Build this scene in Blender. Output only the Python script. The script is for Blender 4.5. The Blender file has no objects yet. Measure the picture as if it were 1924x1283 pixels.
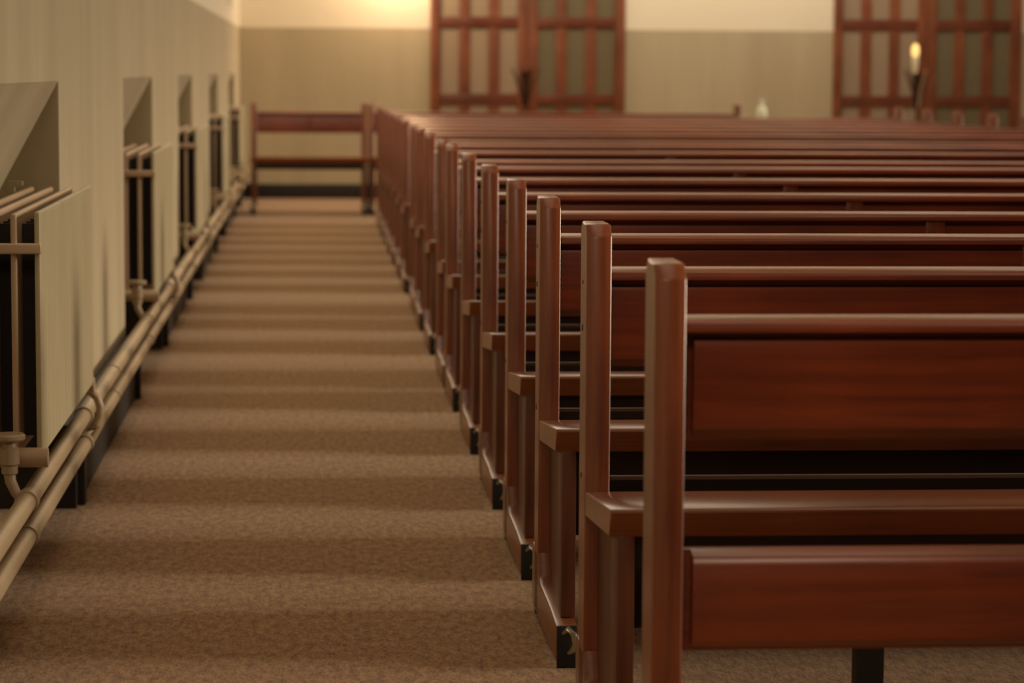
import bpy, bmesh, math, random
from mathutils import Vector, Matrix
random.seed(7)
SC = bpy.context.scene
COL = SC.collection
H = 1.156                       # camera height above the floor

# ------------------------------------------------------------------ helpers
def srgb(r, g, b):
    f = lambda c: (c/12.92) if c <= .04045 else ((c+.055)/1.055)**2.4
    return (f(r/255), f(g/255), f(b/255), 1)

class MB:
    """collects shapes that become ONE mesh object"""
    def __init__(s): s.bm = bmesh.new()
    def box(s, x0, x1, y0, y1, z0, z1, bev=0.0, seg=2, mat=0):
        t = bmesh.new()
        bmesh.ops.create_cube(t, size=1)
        for v in t.verts:
            v.co = Vector(((x0+x1)/2+v.co.x*(x1-x0), (y0+y1)/2+v.co.y*(y1-y0), (z0+z1)/2+v.co.z*(z1-z0)))
        if bev > 0:
            bmesh.ops.bevel(t, geom=t.edges[:], offset=bev, segments=seg, profile=.6, affect='EDGES', clamp_overlap=True)
        s._merge(t, mat); return s
    def prism(s, pts, axis, a0, a1, bev=0.0, mat=0, seg=2):
        """pts: outline; axis 'x': pts are (y,z) swept x a0..a1; 'y': (x,z); 'z': (x,y)"""
        t = bmesh.new()
        def mk(p, a):
            return {'x': (a, p[0], p[1]), 'y': (p[0], a, p[1]), 'z': (p[0], p[1], a)}[axis]
        A = [t.verts.new(mk(p, a0)) for p in pts]
        B = [t.verts.new(mk(p, a1)) for p in pts]
        n = len(pts)
        t.faces.new(A); t.faces.new(B[::-1])
        for i in range(n):
            t.faces.new((A[i], B[i], B[(i+1) % n], A[(i+1) % n]))
        bmesh.ops.recalc_face_normals(t, faces=t.faces[:])
        if bev > 0:
            es = [e for e in t.edges if (abs(e.calc_face_angle(0)) > .6)]
            bmesh.ops.bevel(t, geom=es, offset=bev, segments=seg, profile=.6, affect='EDGES', clamp_overlap=True)
        s._merge(t, mat); return s
    def tube(s, pts, r, seg=16, mat=0, caps=True):
        """smooth tube along a polyline; r a number or a list of radii"""
        t = bmesh.new()
        P = [Vector(p) for p in pts]
        R = r if isinstance(r, (list, tuple)) else [r]*len(P)
        rings = []
        up = None
        for i, p in enumerate(P):
            d = (P[min(i+1, len(P)-1)]-P[max(i-1, 0)]).normalized()
            if up is None:
                up = Vector((0, 0, 1)) if abs(d.z) < .9 else Vector((1, 0, 0))
            a = d.cross(up).normalized(); b = a.cross(d).normalized(); up = b
            rings.append([t.verts.new(p+(a*math.cos(q)+b*math.sin(q))*R[i]) for q in [2*math.pi*k/seg for k in range(seg)]])
        for i in range(len(rings)-1):
            for k in range(seg):
                t.faces.new((rings[i][k], rings[i][(k+1) % seg], rings[i+1][(k+1) % seg], rings[i+1][k]))
        if caps:
            t.faces.new(rings[0][::-1]); t.faces.new(rings[-1])
        bmesh.ops.recalc_face_normals(t, faces=t.faces[:])
        s._merge(t, mat); return s
    def lathe(s, prof, c=(0, 0, 0), seg=24, mat=0):
        pts = [(c[0], c[1], c[2]+z) for (r, z) in prof]
        t = bmesh.new(); rings = []
        for (r, z) in prof:
            rings.append([t.verts.new((c[0]+max(r, .0004)*math.cos(2*math.pi*k/seg), c[1]+max(r, .0004)*math.sin(2*math.pi*k/seg), c[2]+z)) for k in range(seg)])
        for i in range(len(rings)-1):
            for k in range(seg):
                t.faces.new((rings[i][k], rings[i][(k+1) % seg], rings[i+1][(k+1) % seg], rings[i+1][k]))
        t.faces.new(rings[0][::-1]); t.faces.new(rings[-1])
        bmesh.ops.recalc_face_normals(t, faces=t.faces[:])
        s._merge(t, mat); return s
    def _merge(s, t, mat):
        m = bpy.data.meshes.new('tmp')
        for f in t.faces: f.material_index = mat
        t.to_mesh(m); t.free()
        s.bm.from_mesh(m); bpy.data.meshes.remove(m)
    def build(s, name, mat, parent=None, smooth=True):
        me = bpy.data.meshes.new(name)
        s.bm.to_mesh(me); s.bm.free()
        for m in (mat if isinstance(mat, (list, tuple)) else [mat]): me.materials.append(m)
        o = bpy.data.objects.new(name, me); COL.objects.link(o)
        if smooth:
            me.shade_smooth()
            me.set_sharp_from_angle(angle=math.radians(35))
        if parent is not None: o.parent = parent
        return o

def tag(o, label=None, cat=None, group=None, kind=None):
    if label: o['label'] = label
    if cat: o['category'] = cat
    if group: o['group'] = group
    if kind: o['kind'] = kind
    return o
def thing(name, loc, label, cat, group=None):
    o = bpy.data.objects.new(name, None); COL.objects.link(o)
    o.empty_display_size = .1; o.location = loc
    return tag(o, label, cat, group)
def copy_tree(o, parent=None):
    c = o.copy(); COL.objects.link(c)
    if parent is not None: c.parent = parent
    for ch in [q for q in bpy.data.objects if q.parent == o]:
        copy_tree(ch, c)
    return c

# ------------------------------------------------------------------ materials
def base_mat(name):
    m = bpy.data.materials.new(name); m.use_nodes = True
    nt = m.node_tree
    return m, nt, nt.nodes['Principled BSDF']
def N(nt, t, **kw):
    n = nt.nodes.new(t)
    for k, v in kw.items(): setattr(n, k, v)
    return n
def plain(name, col, rough=.5, metal=0, spec=.5, noise=0, nscale=8, bump=0, bscale=60):
    m, nt, b = base_mat(name)
    b.inputs['Base Color'].default_value = col
    b.inputs['Roughness'].default_value = rough
    b.inputs['Metallic'].default_value = metal
    b.inputs['Specular IOR Level'].default_value = spec
    tc = N(nt, 'ShaderNodeTexCoord')
    if noise:
        n = N(nt, 'ShaderNodeTexNoise'); n.inputs['Scale'].default_value = nscale; n.inputs['Detail'].default_value = 5
        r = N(nt, 'ShaderNodeValToRGB')
        r.color_ramp.elements[0].position = .3; r.color_ramp.elements[1].position = .7
        r.color_ramp.elements[0].color = tuple(c*(1-noise) for c in col[:3])+(1,)
        r.color_ramp.elements[1].color = tuple(min(1, c*(1+noise)) for c in col[:3])+(1,)
        nt.links.new(tc.outputs['Object'], n.inputs['Vector'])
        nt.links.new(n.outputs['Fac'], r.inputs['Fac']); nt.links.new(r.outputs['Color'], b.inputs['Base Color'])
    if bump:
        n2 = N(nt, 'ShaderNodeTexNoise'); n2.inputs['Scale'].default_value = bscale; n2.inputs['Detail'].default_value = 4
        bp = N(nt, 'ShaderNodeBump'); bp.inputs['Strength'].default_value = bump; bp.inputs['Distance'].default_value = .004
        nt.links.new(tc.outputs['Object'], n2.inputs['Vector'])
        nt.links.new(n2.outputs['Fac'], bp.inputs['Height']); nt.links.new(bp.outputs['Normal'], b.inputs['Normal'])
    return m
def wood(name, c0, c1, grain='x', rough=.34, coat=.5):
    m, nt, b = base_mat(name)
    tc = N(nt, 'ShaderNodeTexCoord'); mp = N(nt, 'ShaderNodeMapping')
    sc = {'x': (1.2, 26, 26), 'z': (26, 26, 1.6), 'y': (26, 1.6, 26)}[grain]
    mp.inputs['Scale'].default_value = sc
    nt.links.new(tc.outputs['Object'], mp.inputs['Vector'])
    n = N(nt, 'ShaderNodeTexNoise'); n.inputs['Scale'].default_value = 2.2; n.inputs['Detail'].default_value = 6; n.inputs['Roughness'].default_value = .62
    n.inputs['Distortion'].default_value = .4
    nt.links.new(mp.outputs['Vector'], n.inputs['Vector'])
    nb = N(nt, 'ShaderNodeTexNoise'); nb.inputs['Scale'].default_value = 2.5; nb.inputs['Detail'].default_value = 2
    nt.links.new(tc.outputs['Object'], nb.inputs['Vector'])
    ad = N(nt, 'ShaderNodeMath', operation='ADD'); mu = N(nt, 'ShaderNodeMath', operation='MULTIPLY'); mu.inputs[1].default_value = .5
    nt.links.new(n.outputs['Fac'], ad.inputs[0]); nt.links.new(nb.outputs['Fac'], ad.inputs[1]); nt.links.new(ad.outputs[0], mu.inputs[0])
    r = N(nt, 'ShaderNodeValToRGB')
    r.color_ramp.elements[0].position = .36; r.color_ramp.elements[0].color = c0
    r.color_ramp.elements[1].position = .64; r.color_ramp.elements[1].color = c1
    nt.links.new(mu.outputs[0], r.inputs['Fac']); nt.links.new(r.outputs['Color'], b.inputs['Base Color'])
    b.inputs['Roughness'].default_value = rough
    b.inputs['Coat Weight'].default_value = coat; b.inputs['Coat Roughness'].default_value = .22
    bp = N(nt, 'ShaderNodeBump'); bp.inputs['Strength'].default_value = .06 if grain != 'z' else .015; bp.inputs['Distance'].default_value = .002
    nt.links.new(n.outputs['Fac'], bp.inputs['Height']); nt.links.new(bp.outputs['Normal'], b.inputs['Normal'])
    return m

W0, W1 = srgb(104, 42, 22), srgb(158, 72, 36)
M_WX = wood('mahogany along', W0, W1, 'x')
M_WZ = wood('mahogany upright', srgb(104, 50, 28), srgb(156, 84, 48), 'z')
M_WY = wood('mahogany foot', srgb(108, 60, 36), srgb(150, 92, 58), 'y')
M_SEAT = wood('mahogany seat', srgb(112, 56, 30), srgb(158, 88, 50), 'x', rough=.3)
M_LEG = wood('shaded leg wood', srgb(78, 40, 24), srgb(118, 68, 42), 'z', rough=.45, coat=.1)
M_BATTEN = plain('pale batten', srgb(92, 70, 54), .6)
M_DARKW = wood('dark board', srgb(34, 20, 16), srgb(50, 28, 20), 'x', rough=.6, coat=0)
M_DOORX = wood('door rail wood', srgb(84, 40, 24), srgb(120, 62, 38), 'x', rough=.4)
M_DOORZ = wood('door stile wood', srgb(92, 46, 27), srgb(142, 80, 48), 'z', rough=.4)
M_BLACK = plain('black rubber', srgb(22, 22, 24), .6)
M_SHADEBLK = plain('under-seat shade black', srgb(20, 20, 22), .5)  # support legs: shade under the seat is put into this black
M_CHROME = plain('worn nickel', srgb(200, 195, 180), .3, metal=.9)
M_HOLE = plain('dowel hole', srgb(24, 14, 10), .8)
M_RAD = plain('cream radiator enamel', srgb(176, 164, 134), .5, noise=.06, nscale=5)
M_RADB = plain('pinkish beige enamel', srgb(184, 158, 130), .5, noise=.06, nscale=5)
M_RADIN = plain('radiator fins', srgb(36, 30, 26), .7)
M_PIPE = plain('cream pipe paint', srgb(164, 143, 115), .42, noise=.1, nscale=6, bump=.15, bscale=25)
M_SKIRT = plain('dark skirting paint', srgb(34, 26, 22), .6)
M_IRON = plain('dark bronze', srgb(70, 46, 30), .4, metal=.5)
M_TABLE = plain('side table brown', srgb(110, 70, 44), .5, noise=.1)
M_BOTTLE = plain('white plastic', srgb(222, 226, 200), .4)
M_WHITEW = plain('white window paint', srgb(225, 220, 196), .5)
M_CANDLE = plain('candle wax', srgb(225, 215, 180), .5)

def flame_mat():
    m, nt, b = base_mat('flame glow')
    b.inputs['Emission Color'].default_value = srgb(255, 205, 120)
    b.inputs['Emission Strength'].default_value = 1.1
    b.inputs['Base Color'].default_value = srgb(255, 220, 150)
    return m
M_FLAME = flame_mat()

def wall_mat():
    m, nt, b = base_mat('two tone wall paint')
    geo = N(nt, 'ShaderNodeNewGeometry'); sp = N(nt, 'ShaderNodeSeparateXYZ')
    nt.links.new(geo.outputs['Position'], sp.inputs[0])
    gt = N(nt, 'ShaderNodeMath', operation='GREATER_THAN'); gt.inputs[1].default_value = 1.525
    nt.links.new(sp.outputs['Z'], gt.inputs[0])
    mix = N(nt, 'ShaderNodeMix', data_type='RGBA')
    n = N(nt, 'ShaderNodeTexNoise'); n.inputs['Scale'].default_value = 1.4; n.inputs['Detail'].default_value = 6
    mp = N(nt, 'ShaderNodeMapping'); mp.inputs['Scale'].default_value = (3, 3, .35)
    nt.links.new(geo.outputs['Position'], mp.inputs['Vector']); nt.links.new(mp.outputs['Vector'], n.inputs['Vector'])
    r = N(nt, 'ShaderNodeValToRGB')
    r.color_ramp.elements[0].position = .3; r.color_ramp.elements[0].color = srgb(176, 163, 136)
    r.color_ramp.elements[1].position = .7; r.color_ramp.elements[1].color = srgb(190, 176, 148)
    nt.links.new(n.outputs['Fac'], r.inputs['Fac'])
    nt.links.new(gt.outputs[0], mix.inputs['Factor'])
    nt.links.new(r.outputs['Color'], mix.inputs['A'])
    mix.inputs['B'].default_value = srgb(236, 226, 204)
    nt.links.new(mix.outputs['Result'], b.inputs['Base Color'])
    b.inputs['Roughness'].default_value = .75; b.inputs['Specular IOR Level'].default_value = .25
    n2 = N(nt, 'ShaderNodeTexNoise'); n2.inputs['Scale'].default_value = 45; n2.inputs['Detail'].default_value = 4
    bp = N(nt, 'ShaderNodeBump'); bp.inputs['Strength'].default_value = .12; bp.inputs['Distance'].default_value = .004
    nt.links.new(geo.outputs['Position'], n2.inputs['Vector']); nt.links.new(n2.outputs['Fac'], bp.inputs['Height']); nt.links.new(bp.outputs['Normal'], b.inputs['Normal'])
    return m
M_WALL = wall_mat()
M_CEIL = plain('ceiling paint', srgb(225, 216, 196), .8)

def carpet_mat():
    m, nt, b = base_mat('brown cord carpet')
    geo = N(nt, 'ShaderNodeNewGeometry')
    n = N(nt, 'ShaderNodeTexNoise'); n.inputs['Scale'].default_value = 150; n.inputs['Detail'].default_value = 3; n.inputs['Roughness'].default_value = .7
    n3 = N(nt, 'ShaderNodeTexNoise'); n3.inputs['Scale'].default_value = 60; n3.inputs['Detail'].default_value = 4
    mp = N(nt, 'ShaderNodeMapping'); mp.inputs['Scale'].default_value = (1, .36, 1); nt.links.new(geo.outputs['Position'], mp.inputs['Vector'])
    nt.links.new(mp.outputs['Vector'], n.inputs['Vector']); nt.links.new(mp.outputs['Vector'], n3.inputs['Vector'])
    mx = N(nt, 'ShaderNodeMath', operation='ADD'); hf = N(nt, 'ShaderNodeMath', operation='MULTIPLY'); hf.inputs[1].default_value = .5
    nt.links.new(n.outputs['Fac'], mx.inputs[0]); nt.links.new(n3.outputs['Fac'], mx.inputs[1]); nt.links.new(mx.outputs[0], hf.inputs[0])
    r = N(nt, 'ShaderNodeValToRGB')
    r.color_ramp.elements[0].position = .39; r.color_ramp.elements[0].color = srgb(118, 85, 57)
    r.color_ramp.elements[1].position = .61; r.color_ramp.elements[1].color = srgb(168, 132, 92)
    nt.links.new(hf.outputs[0], r.inputs['Fac']); nt.links.new(r.outputs['Color'], b.inputs['Base Color'])
    b.inputs['Roughness'].default_value = .95; b.inputs['Specular IOR Level'].default_value = .1
    b.inputs['Sheen Weight'].default_value = .12; b.inputs['Sheen Roughness'].default_value = .5
    bp = N(nt, 'ShaderNodeBump'); bp.inputs['Strength'].default_value = .5; bp.inputs['Distance'].default_value = .006
    nt.links.new(hf.outputs[0], bp.inputs['Height']); nt.links.new(bp.outputs['Normal'], b.inputs['Normal'])
    return m
M_CARPET = carpet_mat()

def pane_mat(name, col):
    m, nt, b = base_mat(name)
    b.inputs['Base Color'].default_value = col
    b.inputs['Roughness'].default_value = .22
    b.inputs['Transmission Weight'].default_value = .35
    b.inputs['IOR'].default_value = 1.45
    b.inputs['Coat Weight'].default_value = .4; b.inputs['Coat Roughness'].default_value = .15
    return m
M_PANE_LIT = pane_mat('frosted glass', srgb(190, 168, 144))  # left leaves: the lamp's reflection is put into this lighter colour
M_PANE_DIM = pane_mat('unlit frosted glass', srgb(142, 130, 104))  # right leaves: same glass, painted darker where no lamp is reflected
M_WPANE = plain('window glass', srgb(150, 165, 140), .15)

# ------------------------------------------------------------------ room shell
WX = -.66           # face of the left wall
WY = 24.0           # face of the far wall
DADO = 1.525
f = MB(); f.box(-1.3, 9.5, -2.0, WY+1.2, -.12, 0); tag(f.build('floor', M_CARPET), kind='structure')
f = MB(); f.box(-1.3, 9.5, -2.0, WY+.4, 4.2, 4.3); tag(f.build('ceiling', M_CEIL), kind='structure')
f = MB(); f.box(-1.3, 9.5, -2.2, -2.0, 0, 4.2); tag(f.build('wall_light_block', plain('light block wall', srgb(90, 74, 60), .8)), kind='structure')  # unseen wall added behind the camera to cut the ambient light

NICHES = [(1.3, 2.85), (5.35, 7.0), (9.36, 11.03), (13.15, 14.62), (17.05, 18.55), (20.95, 22.42)]
NT = 1.122          # top of niche
lw = MB()
BK = -1.0
# plain wall above the niches (with one window hole high up at the far end)
WIN = (19.9, 21.9, 1.64, 3.3)
lw.box(BK-.05, WX, -2.0, WIN[0], NT, 4.2)
lw.box(BK-.05, WX, WIN[1], WY, NT, 4.2)
lw.box(BK-.05, WX, WIN[0], WIN[1], NT, WIN[2])
lw.box(BK-.05, WX, WIN[0], WIN[1], WIN[3], 4.2)
ys = [-2.0]
for a, b_ in NICHES: ys += [a, b_]
ys.append(WY)
for i in range(0, len(ys), 2):
    lw.box(BK-.05, WX, ys[i], ys[i+1], .225, NT, bev=.0)
for a, b_ in NICHES:                      # back of each niche leans out from the top edge
    lw.prism([(WX, NT), (-.80, .865), (-.845, .78), (-.85, 0), (BK-.05, 0), (BK-.05, NT)], 'y', a, b_)
tag(lw.build('wall_left', M_WALL, smooth=False), kind='structure')
for i in range(0, len(ys), 2):
    s = MB(); s.box(-.85, WX+(.034 if ys[i] > 4 else -.02), ys[i], ys[i+1], 0, .222)
    tag(s.build('baseboard_left', M_SKIRT, smooth=False), kind='structure')
# window high in the left wall
w = MB()
y0, y1, z0, z1 = WIN
w.box(-.86, -.80, y0, y0+.07, z0, z1); w.box(-.86, -.80, y1-.07, y1, z0, z1)
w.box(-.86, -.80, y0+.07, y1-.07, z0, z0+.07); w.box(-.86, -.80, y0+.07, y1-.07, z1-.07, z1)
w.box(-.85, -.81, (y0+y1)/2-.02, (y0+y1)/2+.02, z0+.07, z1-.07)
win = tag(w.build('window_1', M_WHITEW, smooth=False), kind='structure')
w = MB(); w.box(-.835, -.825, y0+.06, y1-.06, z0+.06, z1-.06); w.build('pane', M_WPANE, win)

# far wall with two door openings
D1 = (1.045, 2.80); D2 = (4.70, 6.43); DT = 2.25
bw = MB()
bw.box(-1.05, D1[0], WY, WY+.3, 0, 4.2); bw.box(D1[1], D2[0], WY, WY+.3, 0, 4.2); bw.box(D2[1], 9.5, WY, WY+.3, 0, 4.2)
bw.box(D1[0], D1[1], WY, WY+.3, DT, 4.2); bw.box(D2[0], D2[1], WY, WY+.3, DT, 4.2)
tag(bw.build('wall_back', M_WALL, smooth=False), kind='structure')
for a, b_ in ((-.66, D1[0]), (D1[1], D2[0]), (D2[1], 9.5)):
    s = MB(); s.box(a, b_, WY-.018, WY, 0, .13, bev=.004)
    tag(s.build('baseboard_back', M_SKIRT), kind='structure')
M_LOBBY = plain('lobby wall', srgb(120, 104, 80), .8)
s = MB(); s.box(-1.05, 9.5, WY+1.15, WY+1.25, 0, 4.2); tag(s.build('wall_lobby', M_LOBBY), kind='structure')

def double_door(n, x0, x1, rails, z_top, label):
    fr = MB(); fw = .062
    fr.box(x0, x0+fw, WY-.03, WY+.12, 0, z_top, bev=.006); fr.box(x1-fw, x1, WY-.03, WY+.12, 0, z_top, bev=.006)
    fr.box(x0+fw, x1-fw, WY-.03, WY+.12, z_top-fw, z_top, bev=.006)
    root = tag(fr.build('door_%d' % n, M_DOORZ), kind='structure')
    xm = (x0+x1)/2
    for (a, b_) in ((x0+fw, xm-.003), (xm+.003, x1-fw)):
        lf = MB(); st = .085; mu = .098; w_ = b_-a
        lf.box(a, a+(.03 if a < xm-.1 and a < x0+.2 else st), WY+.01, WY+.055, .01, z_top-fw, bev=.004)
        lf.box(b_-(st if b_ < xm+.01 else .03), b_, WY+.01, WY+.055, .01, z_top-fw, bev=.004)
        ia = a+(.03 if a < x0+.2 else st); ib = b_-(st if b_ < xm+.01 else .03)
        pw = (ib-ia-2*mu)/3
        for k in (1, 2):
            xx = ia+pw*k+mu*(k-1)
            lf.box(xx, xx+mu, WY+.012, WY+.05, .01, z_top-fw, bev=.003)
        leaf = lf.build('door_leaf', M_DOORZ, root)
        rl = MB()
        for (z0, z1) in rails:
            rl.box(ia, ib, WY+.008, WY+.052, z0, z1, bev=.003)
        rl.build('rail', M_DOORX, leaf)
        for k in range(3):
            xx = ia+(pw+mu)*k
            g = MB()
            zz = sorted(rails)
            for q in range(len(zz)-1):
                g.box(xx-.004, xx+pw+.004, WY+.028, WY+.034, zz[q][1]-.004, zz[q+1][0]+.004)
            g.build('pane', M_PANE_LIT if a < xm-.1 else M_PANE_DIM, leaf, smooth=False)
    return root
RAILS = [(.01, .22), (.855, .945), (1.54, 1.635), (2.10, 2.19)]
double_door(1, D1[0], D1[1], RAILS, DT, '')
double_door(2, D2[0], D2[1], RAILS, DT, '')

# ------------------------------------------------------------------ benches
PD = .14            # post depth, PW = post width
PW = .043
def post_mesh(x, sgn, top=.893, bottom=.0):
    """one end post; outer side at x, sgn=+1 means the bench continues to +x"""
    b = MB()
    xa, xb = (x, x+PW) if sgn > 0 else (x-PW, x)
    c = .020
    def prof(y0, y1, cf, cr):
        return [(y0, bottom), (y1, bottom), (y1, top-cr), (y1-cr, top), (y0+cf, top), (y0, top-cf)]
    # front board and a rear board a hair narrower, with a groove between them
    b.prism(prof(0, .078, .020, .003), 'x', xa, xb, bev=.005, seg=1)
    o = .004
    b.prism(prof(.085, PD, .003, .018), 'x', xa+(o if sgn > 0 else 0), xb-(0 if sgn > 0 else o), bev=.005, seg=1)
    b.box(xa+.008, xb-.008, .07, .10, bottom, top-.03)
    return b
def add_bench(L, name='church_pew', closed=True):
    """pew built with its left outer side at x=0, post fronts at y=0, seat towards -y"""
    root = thing(name, (0, 0, 0), 'x', 'pew')
    for (x, sg) in ((0, 1), (L, -1)):
        p = post_mesh(x, sg, bottom=.02).build('post', M_WZ, root)
        h = MB()
        xs = x-.0008 if sg > 0 else x+.0008
        for (y, z, r) in ((.062, .79, .004), (.062, .71, .006), (.062, .45, .005)):
            h = MB(); h.tube([(xs, y, z), (xs+sg*.004, y, z)], r, 12); h.build('dowel_hole', M_HOLE, p)
        # sled foot, front leg, recessed side panel
        fa, fb = (x, x+PW) if sg > 0 else (x-PW, x)
        ft = MB()
        ft.prism([(-.425, .012), (-.425, .084), (-.36, .088), (-.30, .092), (-.06, .094), (-.03, .105), (0, .15), (PD, .15), (PD, .03), (PD-.03, .012)], 'x', fa, fb, bev=.006)
        fo = ft.build('foot', M_WY, root)
        c = MB(); c.box(fa+.002, fb-.002, -.431, -.4235, .0, .083, bev=.002); c.build('end_cap', M_BLACK, fo)
        c = MB(); c.box(fa+.004, fb-.004, PD-.05, PD-.01, 0, .03); c.build('rubber_pad', M_BLACK, fo)
        k = MB(); xo = (fa+.018, fa+.030) if sg > 0 else (fb-.030, fb-.018)
        k.tube([(xo[0]-.004, -.436, .07), (xo[0]+.004, -.452, .082), (xo[0]+.014, -.456, .072), (xo[0]+.018, -.452, .05), (xo[0]+.012, -.44, .035), (xo[0]+.006, -.434, .03)], [.004, .006, .007, .007, .006, .004], 10)
        k.build('hook', M_CHROME, fo)
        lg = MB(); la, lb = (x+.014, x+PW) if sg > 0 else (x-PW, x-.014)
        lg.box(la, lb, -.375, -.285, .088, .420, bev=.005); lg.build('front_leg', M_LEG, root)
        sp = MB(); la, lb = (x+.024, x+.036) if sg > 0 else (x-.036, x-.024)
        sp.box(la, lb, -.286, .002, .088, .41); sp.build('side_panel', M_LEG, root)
    # tilted seat board
    s = MB()
    s.prism([(.0, .387), (-.374, .416), (-.398, .460), (-.393, .4645), (.0, .430)], 'x', .001, L-.001, bev=.0025, seg=1)
    s.build('seat', M_SEAT, root)
    a, b_ = PW, L-PW
    # back: top rail, shadow groove, fielded panel
    r = MB(); r.prism([(.008, .797), (.008, .808), (.012, .812), (.080, .816), (.085, .811), (.085, .797)], 'x', a, b_, bev=.001, seg=1); r.build('top_rail', M_WX, root)
    pn = MB(); pn.box(a, b_, .052, .070, .643, .797)
    xm = 1.05 if L > 3 else L*.5
    for (u, v) in ((a, xm-.024), (xm+.024, b_)):
        pn.prism([(.053, .644), (.032, .658), (.030, .776), (.032, .783), (.053, .785)], 'x', u, v)
    pn.build('backrest', M_WX, root)
    st = MB(); st.box(xm-.024, xm+.024, .022, .053, .643, .797, bev=.003); st.build('stile', M_WZ, root)
    rr = MB(); rr.box(a, b_, .108, .122, .4335, .440); rr.build('rear_batten', M_BATTEN, root)
    if closed: ub = MB(); ub.box(a, b_, .09, .108, .17, .40); ub.build('under_seat_shade_board', M_DARKW, root)  # dark board added so the shaded space under the seat stays black
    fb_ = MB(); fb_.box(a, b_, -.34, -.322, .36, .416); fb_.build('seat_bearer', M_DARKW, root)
    return root
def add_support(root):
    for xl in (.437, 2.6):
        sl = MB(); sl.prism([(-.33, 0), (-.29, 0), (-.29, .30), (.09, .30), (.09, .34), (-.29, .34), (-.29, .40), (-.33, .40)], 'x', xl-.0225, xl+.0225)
        sl.build('support_leg', M_SHADEBLK, root)

X0 = .468
XR = 4.42
ZS = [4.543, 5.494, 6.39, 7.37, 8.38, 9.39, 10.08, 11.2, 12.2, 12.95, 14.2, 15.2, 16.15, 17.0, 17.95, 18.85, 19.8]
words = ['second', 'third', 'fourth', 'fifth', 'sixth', 'seventh', 'eighth', 'ninth', 'tenth', 'eleventh', 'twelfth', 'thirteenth', 'fourteenth', 'fifteenth', 'sixteenth', 'seventeenth']
proto = add_bench(XR-X0)
for i, y in enumerate(ZS):
    o = proto if i == 0 else copy_tree(proto)
    o.location = (X0+random.uniform(-.003, .003) if i > 6 else X0, y, 0)
    if i == 0:
        o['label'] = 'long reddish wooden pew directly behind the nearest panelled pew screen'
    elif i == len(ZS)-1:
        o['label'] = 'long wooden pew, rearmost of the main row, just before the benches at the far wall'
    else:
        o['label'] = 'long varnished wooden pew, %s seat behind the nearest panelled pew screen' % words[i-1]
    o['group'] = 'wooden pews lined up along the aisle'

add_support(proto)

# nearest: panelled pew screen without a seat
def add_front():
    L = XR-X0
    root = thing('pew_screen', (X0, 3.62, 0), 'nearest wooden pew screen with two red brown panels and a gap between them', 'pew screen')
    for (x, sg) in ((0, 1), (L, -1)):
        post_mesh(x, sg, top=.892, bottom=0).build('post', M_WZ, root)
    a, b_ = PW, L-PW
    r = MB(); r.prism([(.008, .797), (.008, .808), (.012, .812), (.080, .816), (.085, .811), (.085, .797)], 'x', a, b_, bev=.001, seg=1); r.build('top_rail', M_WX, root)
    p = MB(); p.box(a, b_, .052, .070, .643, .797); p.prism([(.053, .644), (.030, .660), (.027, .776), (.030, .784), (.053, .786)], 'x', a+.016, b_-.016); p.build('upper_panel', M_WX, root)
    p = MB(); p.box(a, b_, .040, .060, .344, .489, bev=.003)
    p.prism([(.042, .346), (.018, .360), (.012, .470), (.018, .482), (.042, .489)], 'x', a+.016, b_-.016, bev=.002); p.build('lower_panel', M_WX, root)
add_front()

# two benches standing at the far end
fb1 = add_bench(.93, 'wall_bench', False); fb1.location = (-.50, 21.6, 0)
fb1['label'] = 'short wooden bench at the end of the aisle beside the last radiator'; fb1['category'] = 'bench'
fb2 = add_bench(3.04, 'wall_bench', False); fb2.location = (.44, 21.6, 0)
fb2['label'] = 'long wooden bench behind the last pew, in front of the left glazed door'; fb2['category'] = 'bench'

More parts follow.
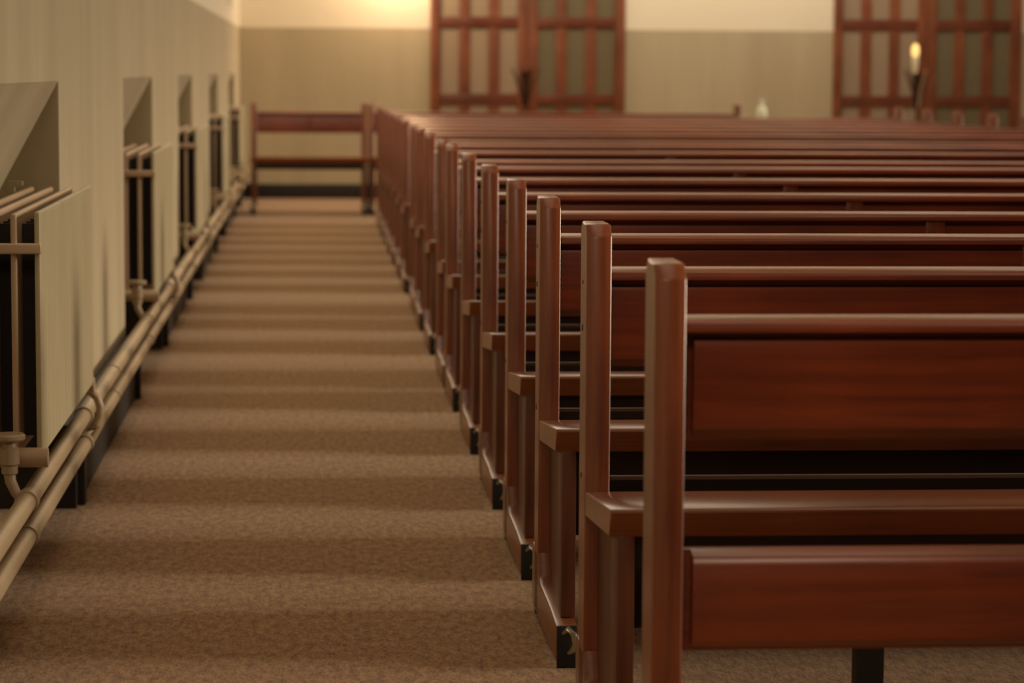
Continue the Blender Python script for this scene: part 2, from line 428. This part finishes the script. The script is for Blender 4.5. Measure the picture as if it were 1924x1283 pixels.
# ------------------------------------------------------------------ radiators
def add_radiator(L):
    """front face at x=0, near end at y=0; plates stacked towards -x"""
    root = thing('radiator', (0, 0, 0), 'x', 'radiator')
    zt, zb = .853, .335
    for k in range(4):
        x = -.049*k
        p = MB()
        if k == 0:
            p.box(x-.013, x, 0, L, zb, zt, bev=.005, seg=3)
            n = int(L/.075)
            for q in range(n):             # soft vertical flutes
                yy = .05+q*(L-.1)/(n-1)
                p.prism([(x-.003, yy-.018), (x+.0012, yy-.009), (x+.0012, yy+.009), (x-.003, yy+.018)], 'z', zb+.008, zt-.008, bev=.0)
        else:
            p.box(x-.014, x, 0, L, zb, zt-.004, bev=.006, seg=3)
        p.build('panel', M_RAD if k == 0 else M_RADB, root)
        if k < 3:
            q = MB()
            n = 14
            for j in range(n):
                yy = .10+j*(L-.2)/(n-1)
                q.box(x-.049, x-.012, yy, yy+.004, zb+.03, zt-.03)
            q.build('fins', M_RADIN, root)
    h = MB(); h.box(-.165, .003, -.016, .012, .765, .787, bev=.005, seg=3); h.build('top_header', M_RADB, root)
    h = MB(); h.tube([(-.165, -.012, .333), (-.10, -.012, .333), (.012, -.012, .333)], .021, 18); h.build('bottom_header', M_RADB, root)
    h = MB(); h.tube([(-.165, L-.02, .333), (.004, L-.02, .333)], .02, 18); h.build('bottom_header', M_RADB, root)
    # valve with hand wheel, feeding down to the upper pipe
    v = MB()
    v.lathe([(.012, 0), (.017, .004), (.017, .02), (.021, .024), (.021, .055), (.016, .06), (.014, .072)], (-.062, -.075, .305), 18)
    v.tube([(-.062, -.075, .333), (-.062, -.012, .333)], .013, 14)
    v.tube([(-.062, -.075, .31), (-.060, -.078, .292), (-.048, -.085, .268), (-.030, -.09, .252)], [.013, .012, .011, .011], 14)
    vo = v.build('valve', M_PIPE, root)
    w = MB(); w.lathe([(.010, 0), (.030, .003), (.034, .007), (.034, .014), (.030, .018), (.008, .019)], (-.062, -.075, .375), 20); w.build('hand_wheel', M_PIPE, vo)
    # return pipe hooking over the upper pipe down to the lower one
    t = MB()
    cy = L+.03
    pts = [(-.06, L-.02, .333), (-.058, L+.015, .328)]
    for k in range(9):
        a = math.radians(150-k*37.5*.75)
        pts.append((-.025+.040*math.cos(a), cy, .262+.052*math.sin(a)))
    pts += [(.012, cy-.005, .215), (-.006, cy-.012, .188), (-.02, cy-.02, .176)]
    t.tube(pts, .011, 14)
    t.build('return_pipe', M_PIPE, root)
    for yy in (.2, L-.2):
        b = MB()
        b.prism([(-.285, .74), (-.175, .74), (-.175, .861), (-.155, .861), (-.155, .872), (-.19, .872), (-.19, .755), (-.285, .755)], 'y', yy-.008, yy+.008)
        b.build('hanger', M_RAD, root)
    return root
rad0 = add_radiator(1.31)
RY = [5.665, 9.74, 13.27, 17.15, 21.02]
RL = ['cream panel radiator nearest the viewer at the left edge, in the first wall niche',
      'cream panel radiator in the second wall niche from the left edge',
      'cream panel radiator in the third wall niche, middle of the five',
      'cream panel radiator in the fourth wall niche along the aisle',
      'farthest small looking radiator beside the short bench at the aisle end']
for i, y in enumerate(RY):
    o = rad0 if i == 0 else copy_tree(rad0)
    o.location = (-.575, y, 0)
    if i == 1: o.scale = (1, .965, 1)
    tag(o, RL[i], 'radiator', 'radiators along the left wall')

def pipe(z, label, r=.0205):
    p = MB()
    p.tube([(-.60, .5, z), (-.60, 12, z), (-.60, WY-.01, z)], r, 24)
    root = p.build('heating_pipe', M_PIPE); tag(root, label, 'pipe', 'heating pipes along the left wall')
    for y in RY:
        for yy in (y-.09, y+1.30):
            c = MB(); c.tube([(-.60, yy-.022, z), (-.60, yy+.022, z)], r+.0045, 24); c.build('collar', M_PIPE, root)
        c = MB(); c.tube([(-.60, y+2.294, z), (-.60, y+2.306, z)], r+.003, 24); c.build('collar', M_PIPE, root)
    return root
pipe(.252, 'upper cream painted heating pipe running along the left wall under the radiators')
pipe(.178, 'lower cream painted heating pipe running close above the carpet edge')
k = 0
for y in [q+1.42 for q in RY]+[q+3.7 for q in RY[:-1]]:
    if y > 23.5: continue
    b = MB()
    b.prism([(-.655, 0), (-.607, 0), (-.607, .157), (-.622, .157), (-.622, .215), (-.655, .215)], 'y', y-.03, y+.03, bev=.002)
    tag(b.build('pipe_bracket', M_SKIRT), 'small dark support block under the heating pipes at the carpet edge', 'bracket', 'pipe brackets along the skirting')

# ------------------------------------------------------------------ things at the far wall
tb = thing('side_table', (3.86, 22.95, 0), 'small brown side table at the far wall right of the long wall bench', 'table')
t = MB(); t.box(-.28, .28, -.2, .2, .67, .70, bev=.005); t.build('tabletop', M_TABLE, tb)
t = MB(); t.box(-.24, .24, -.16, .16, .60, .67); t.build('apron', M_TABLE, tb)
for sx in (-1, 1):
    for sy in (-1, 1):
        t = MB(); t.box(sx*.235-.018, sx*.235+.018, sy*.155-.018, sy*.155+.018, 0, .60, bev=.003); t.build('leg', M_TABLE, tb)
bo = thing('bottle', (3.87, 22.9, .70), 'small white bottle standing on the side table between the two glazed doors', 'bottle')
t = MB(); t.lathe([(.040, 0), (.043, .01), (.043, .12), (.036, .145), (.017, .165), (.015, .18)], seg=24); t.build('body', M_BOTTLE, bo)
t = MB(); t.lathe([(.018, .178), (.018, .21), (.012, .216)], seg=20); t.build('cap', M_BOTTLE, bo)

def stand(x, y, z_bot, z_top, label, candle):
    r = thing('candle_stand', (x, y, 0), label, 'candle stand')
    t = MB(); t.lathe([(.15, 0), (.15, .012), (.06, .03), (.02, .06)], seg=28); t.build('base', M_IRON, r)
    t = MB(); t.tube([(0, 0, .05), (0, 0, .5), (0, 0, z_bot+.02)], [.013, .011, .011], 14); t.build('stem', M_IRON, r)
    for k_ in range(4):
        a = math.radians(20+90*k_)
        t = MB()
        t.tube([(.02*math.cos(a), .02*math.sin(a), z_bot), (.05*math.cos(a), .05*math.sin(a), (z_bot+z_top)/2-.03), (.135*math.cos(a), .135*math.sin(a), z_top-.02)], [.010, .010, .008], 10)
        t.build('strap', M_CHROME if k_ == 3 and candle else M_IRON, r)
    t = MB(); t.lathe([(.016, 0), (.030, .16), (.044, (z_top-z_bot)-.06), (.048, (z_top-z_bot)-.05), (.040, (z_top-z_bot)-.055), (.01, .16)], (0, 0, z_bot), 24); t.build('bowl', M_IRON, r)
    if candle:
        c = thing('candle', (x-.025, y, z_top-.05), 'pale candle with a warm glow on the stand before the right glazed door', 'candle')
        t = MB(); t.lathe([(.016, 0), (.026, .08), (.030, .12), (.026, .15)], seg=20); t.build('wax', M_CANDLE, c)
        t = MB(); t.lathe([(.024, .148), (.032, .18), (.032, .22), (.022, .25), (.004, .265)], seg=20); t.build('flame', M_FLAME, c)
stand(1.87, 23.55, .84, 1.20, 'dark bronze candle stand in front of the left glazed door', False)
stand(5.38, 23.55, .85, 1.20, 'dark bronze candle stand holding a candle before the right glazed door', True)

# ------------------------------------------------------------------ camera
FP = 5000.0
CX, CY = 962.0, 641.5
F = Vector((589-CX, 130-CY, FP)).normalized()
rr_ = Vector((1, math.tan(.006), 0)); R = (rr_-F*rr_.dot(F)).normalized()
U = R.cross(F)
if U.y > 0: U = -U
# camera axes expressed in the world (R=+x, F=+y, U=+z); image axes x right, y down, z forward
right = Vector((R.x, F.x, U.x)); down = Vector((R.y, F.y, U.y)); fwd = Vector((R.z, F.z, U.z))
cam = bpy.data.cameras.new('camera'); co = bpy.data.objects.new('camera', cam); COL.objects.link(co)
m = Matrix((right, -down, -fwd)).transposed().to_4x4()
m.translation = (0, 0, H)
co.matrix_world = m
cam.sensor_width = 36; cam.lens = FP/1924*36
cam.clip_start = .1; cam.clip_end = 100
cam.dof.use_dof = True; cam.dof.focus_distance = 5.2
cam.dof.aperture_fstop = (cam.lens/1000)/.0185
SC.camera = co

# ------------------------------------------------------------------ light
def area(loc, rot, sx, sy, power, col, spread=180):
    l = bpy.data.lights.new('area', 'AREA'); l.shape = 'RECTANGLE'; l.size = sx; l.size_y = sy; l.energy = power; l.color = col
    l.spread = math.radians(spread)
    o = bpy.data.objects.new('area_light', l); COL.objects.link(o); o.location = loc; o.rotation_euler = rot
    return o
sun = bpy.data.lights.new('sun', 'SUN'); sun.energy = 2.1; sun.angle = math.radians(12); sun.color = (1, .84, .62)
so = bpy.data.objects.new('sun_light', sun); COL.objects.link(so)
d = Vector((-1, .035, -.27)).normalized(); so.rotation_euler = d.to_track_quat('-Z', 'Y').to_euler()
area((.2, 16, 4.0), (0, 0, 0), 1.2, 15, 90, (1, .84, .60))
area((.6, 4.6, 4.0), (0, 0, 0), 1.6, 6, 20, (1, .84, .60))
area((4.5, 15, 4.0), (0, 0, 0), 1.0, 17, 62, (1, .82, .6))
area((-.62, 14.5, 2.7), (0, math.radians(-62), 0), 1.3, 15, 95, (1, .90, .72))          # daylight of the windows high in the left wall
area((-.3, -1.2, 3.7), (math.radians(56), 0, math.radians(-12)), 1.2, 1.0, 40, (1, .74, .52))
p = bpy.data.lights.new('sconce', 'POINT'); p.energy = 26; p.color = (1, .66, .38); p.shadow_soft_size = .08
po = bpy.data.objects.new('sconce_light', p); COL.objects.link(po); po.location = (.75, 23.6, 2.15)
area((3.6, 22.6, 3.4), (math.radians(35), 0, 0), 5, .4, 60, (1, .84, .62))

w = bpy.data.worlds.new('world'); SC.world = w; w.use_nodes = True
bg = w.node_tree.nodes['Background']; bg.inputs[0].default_value = (1, .80, .58, 1); bg.inputs[1].default_value = .085
SC.view_settings.view_transform = 'Standard'
SC.view_settings.look = 'None'
SC.view_settings.exposure = 0
SC.cycles.use_denoising = True
SC.cycles.max_bounces = 6
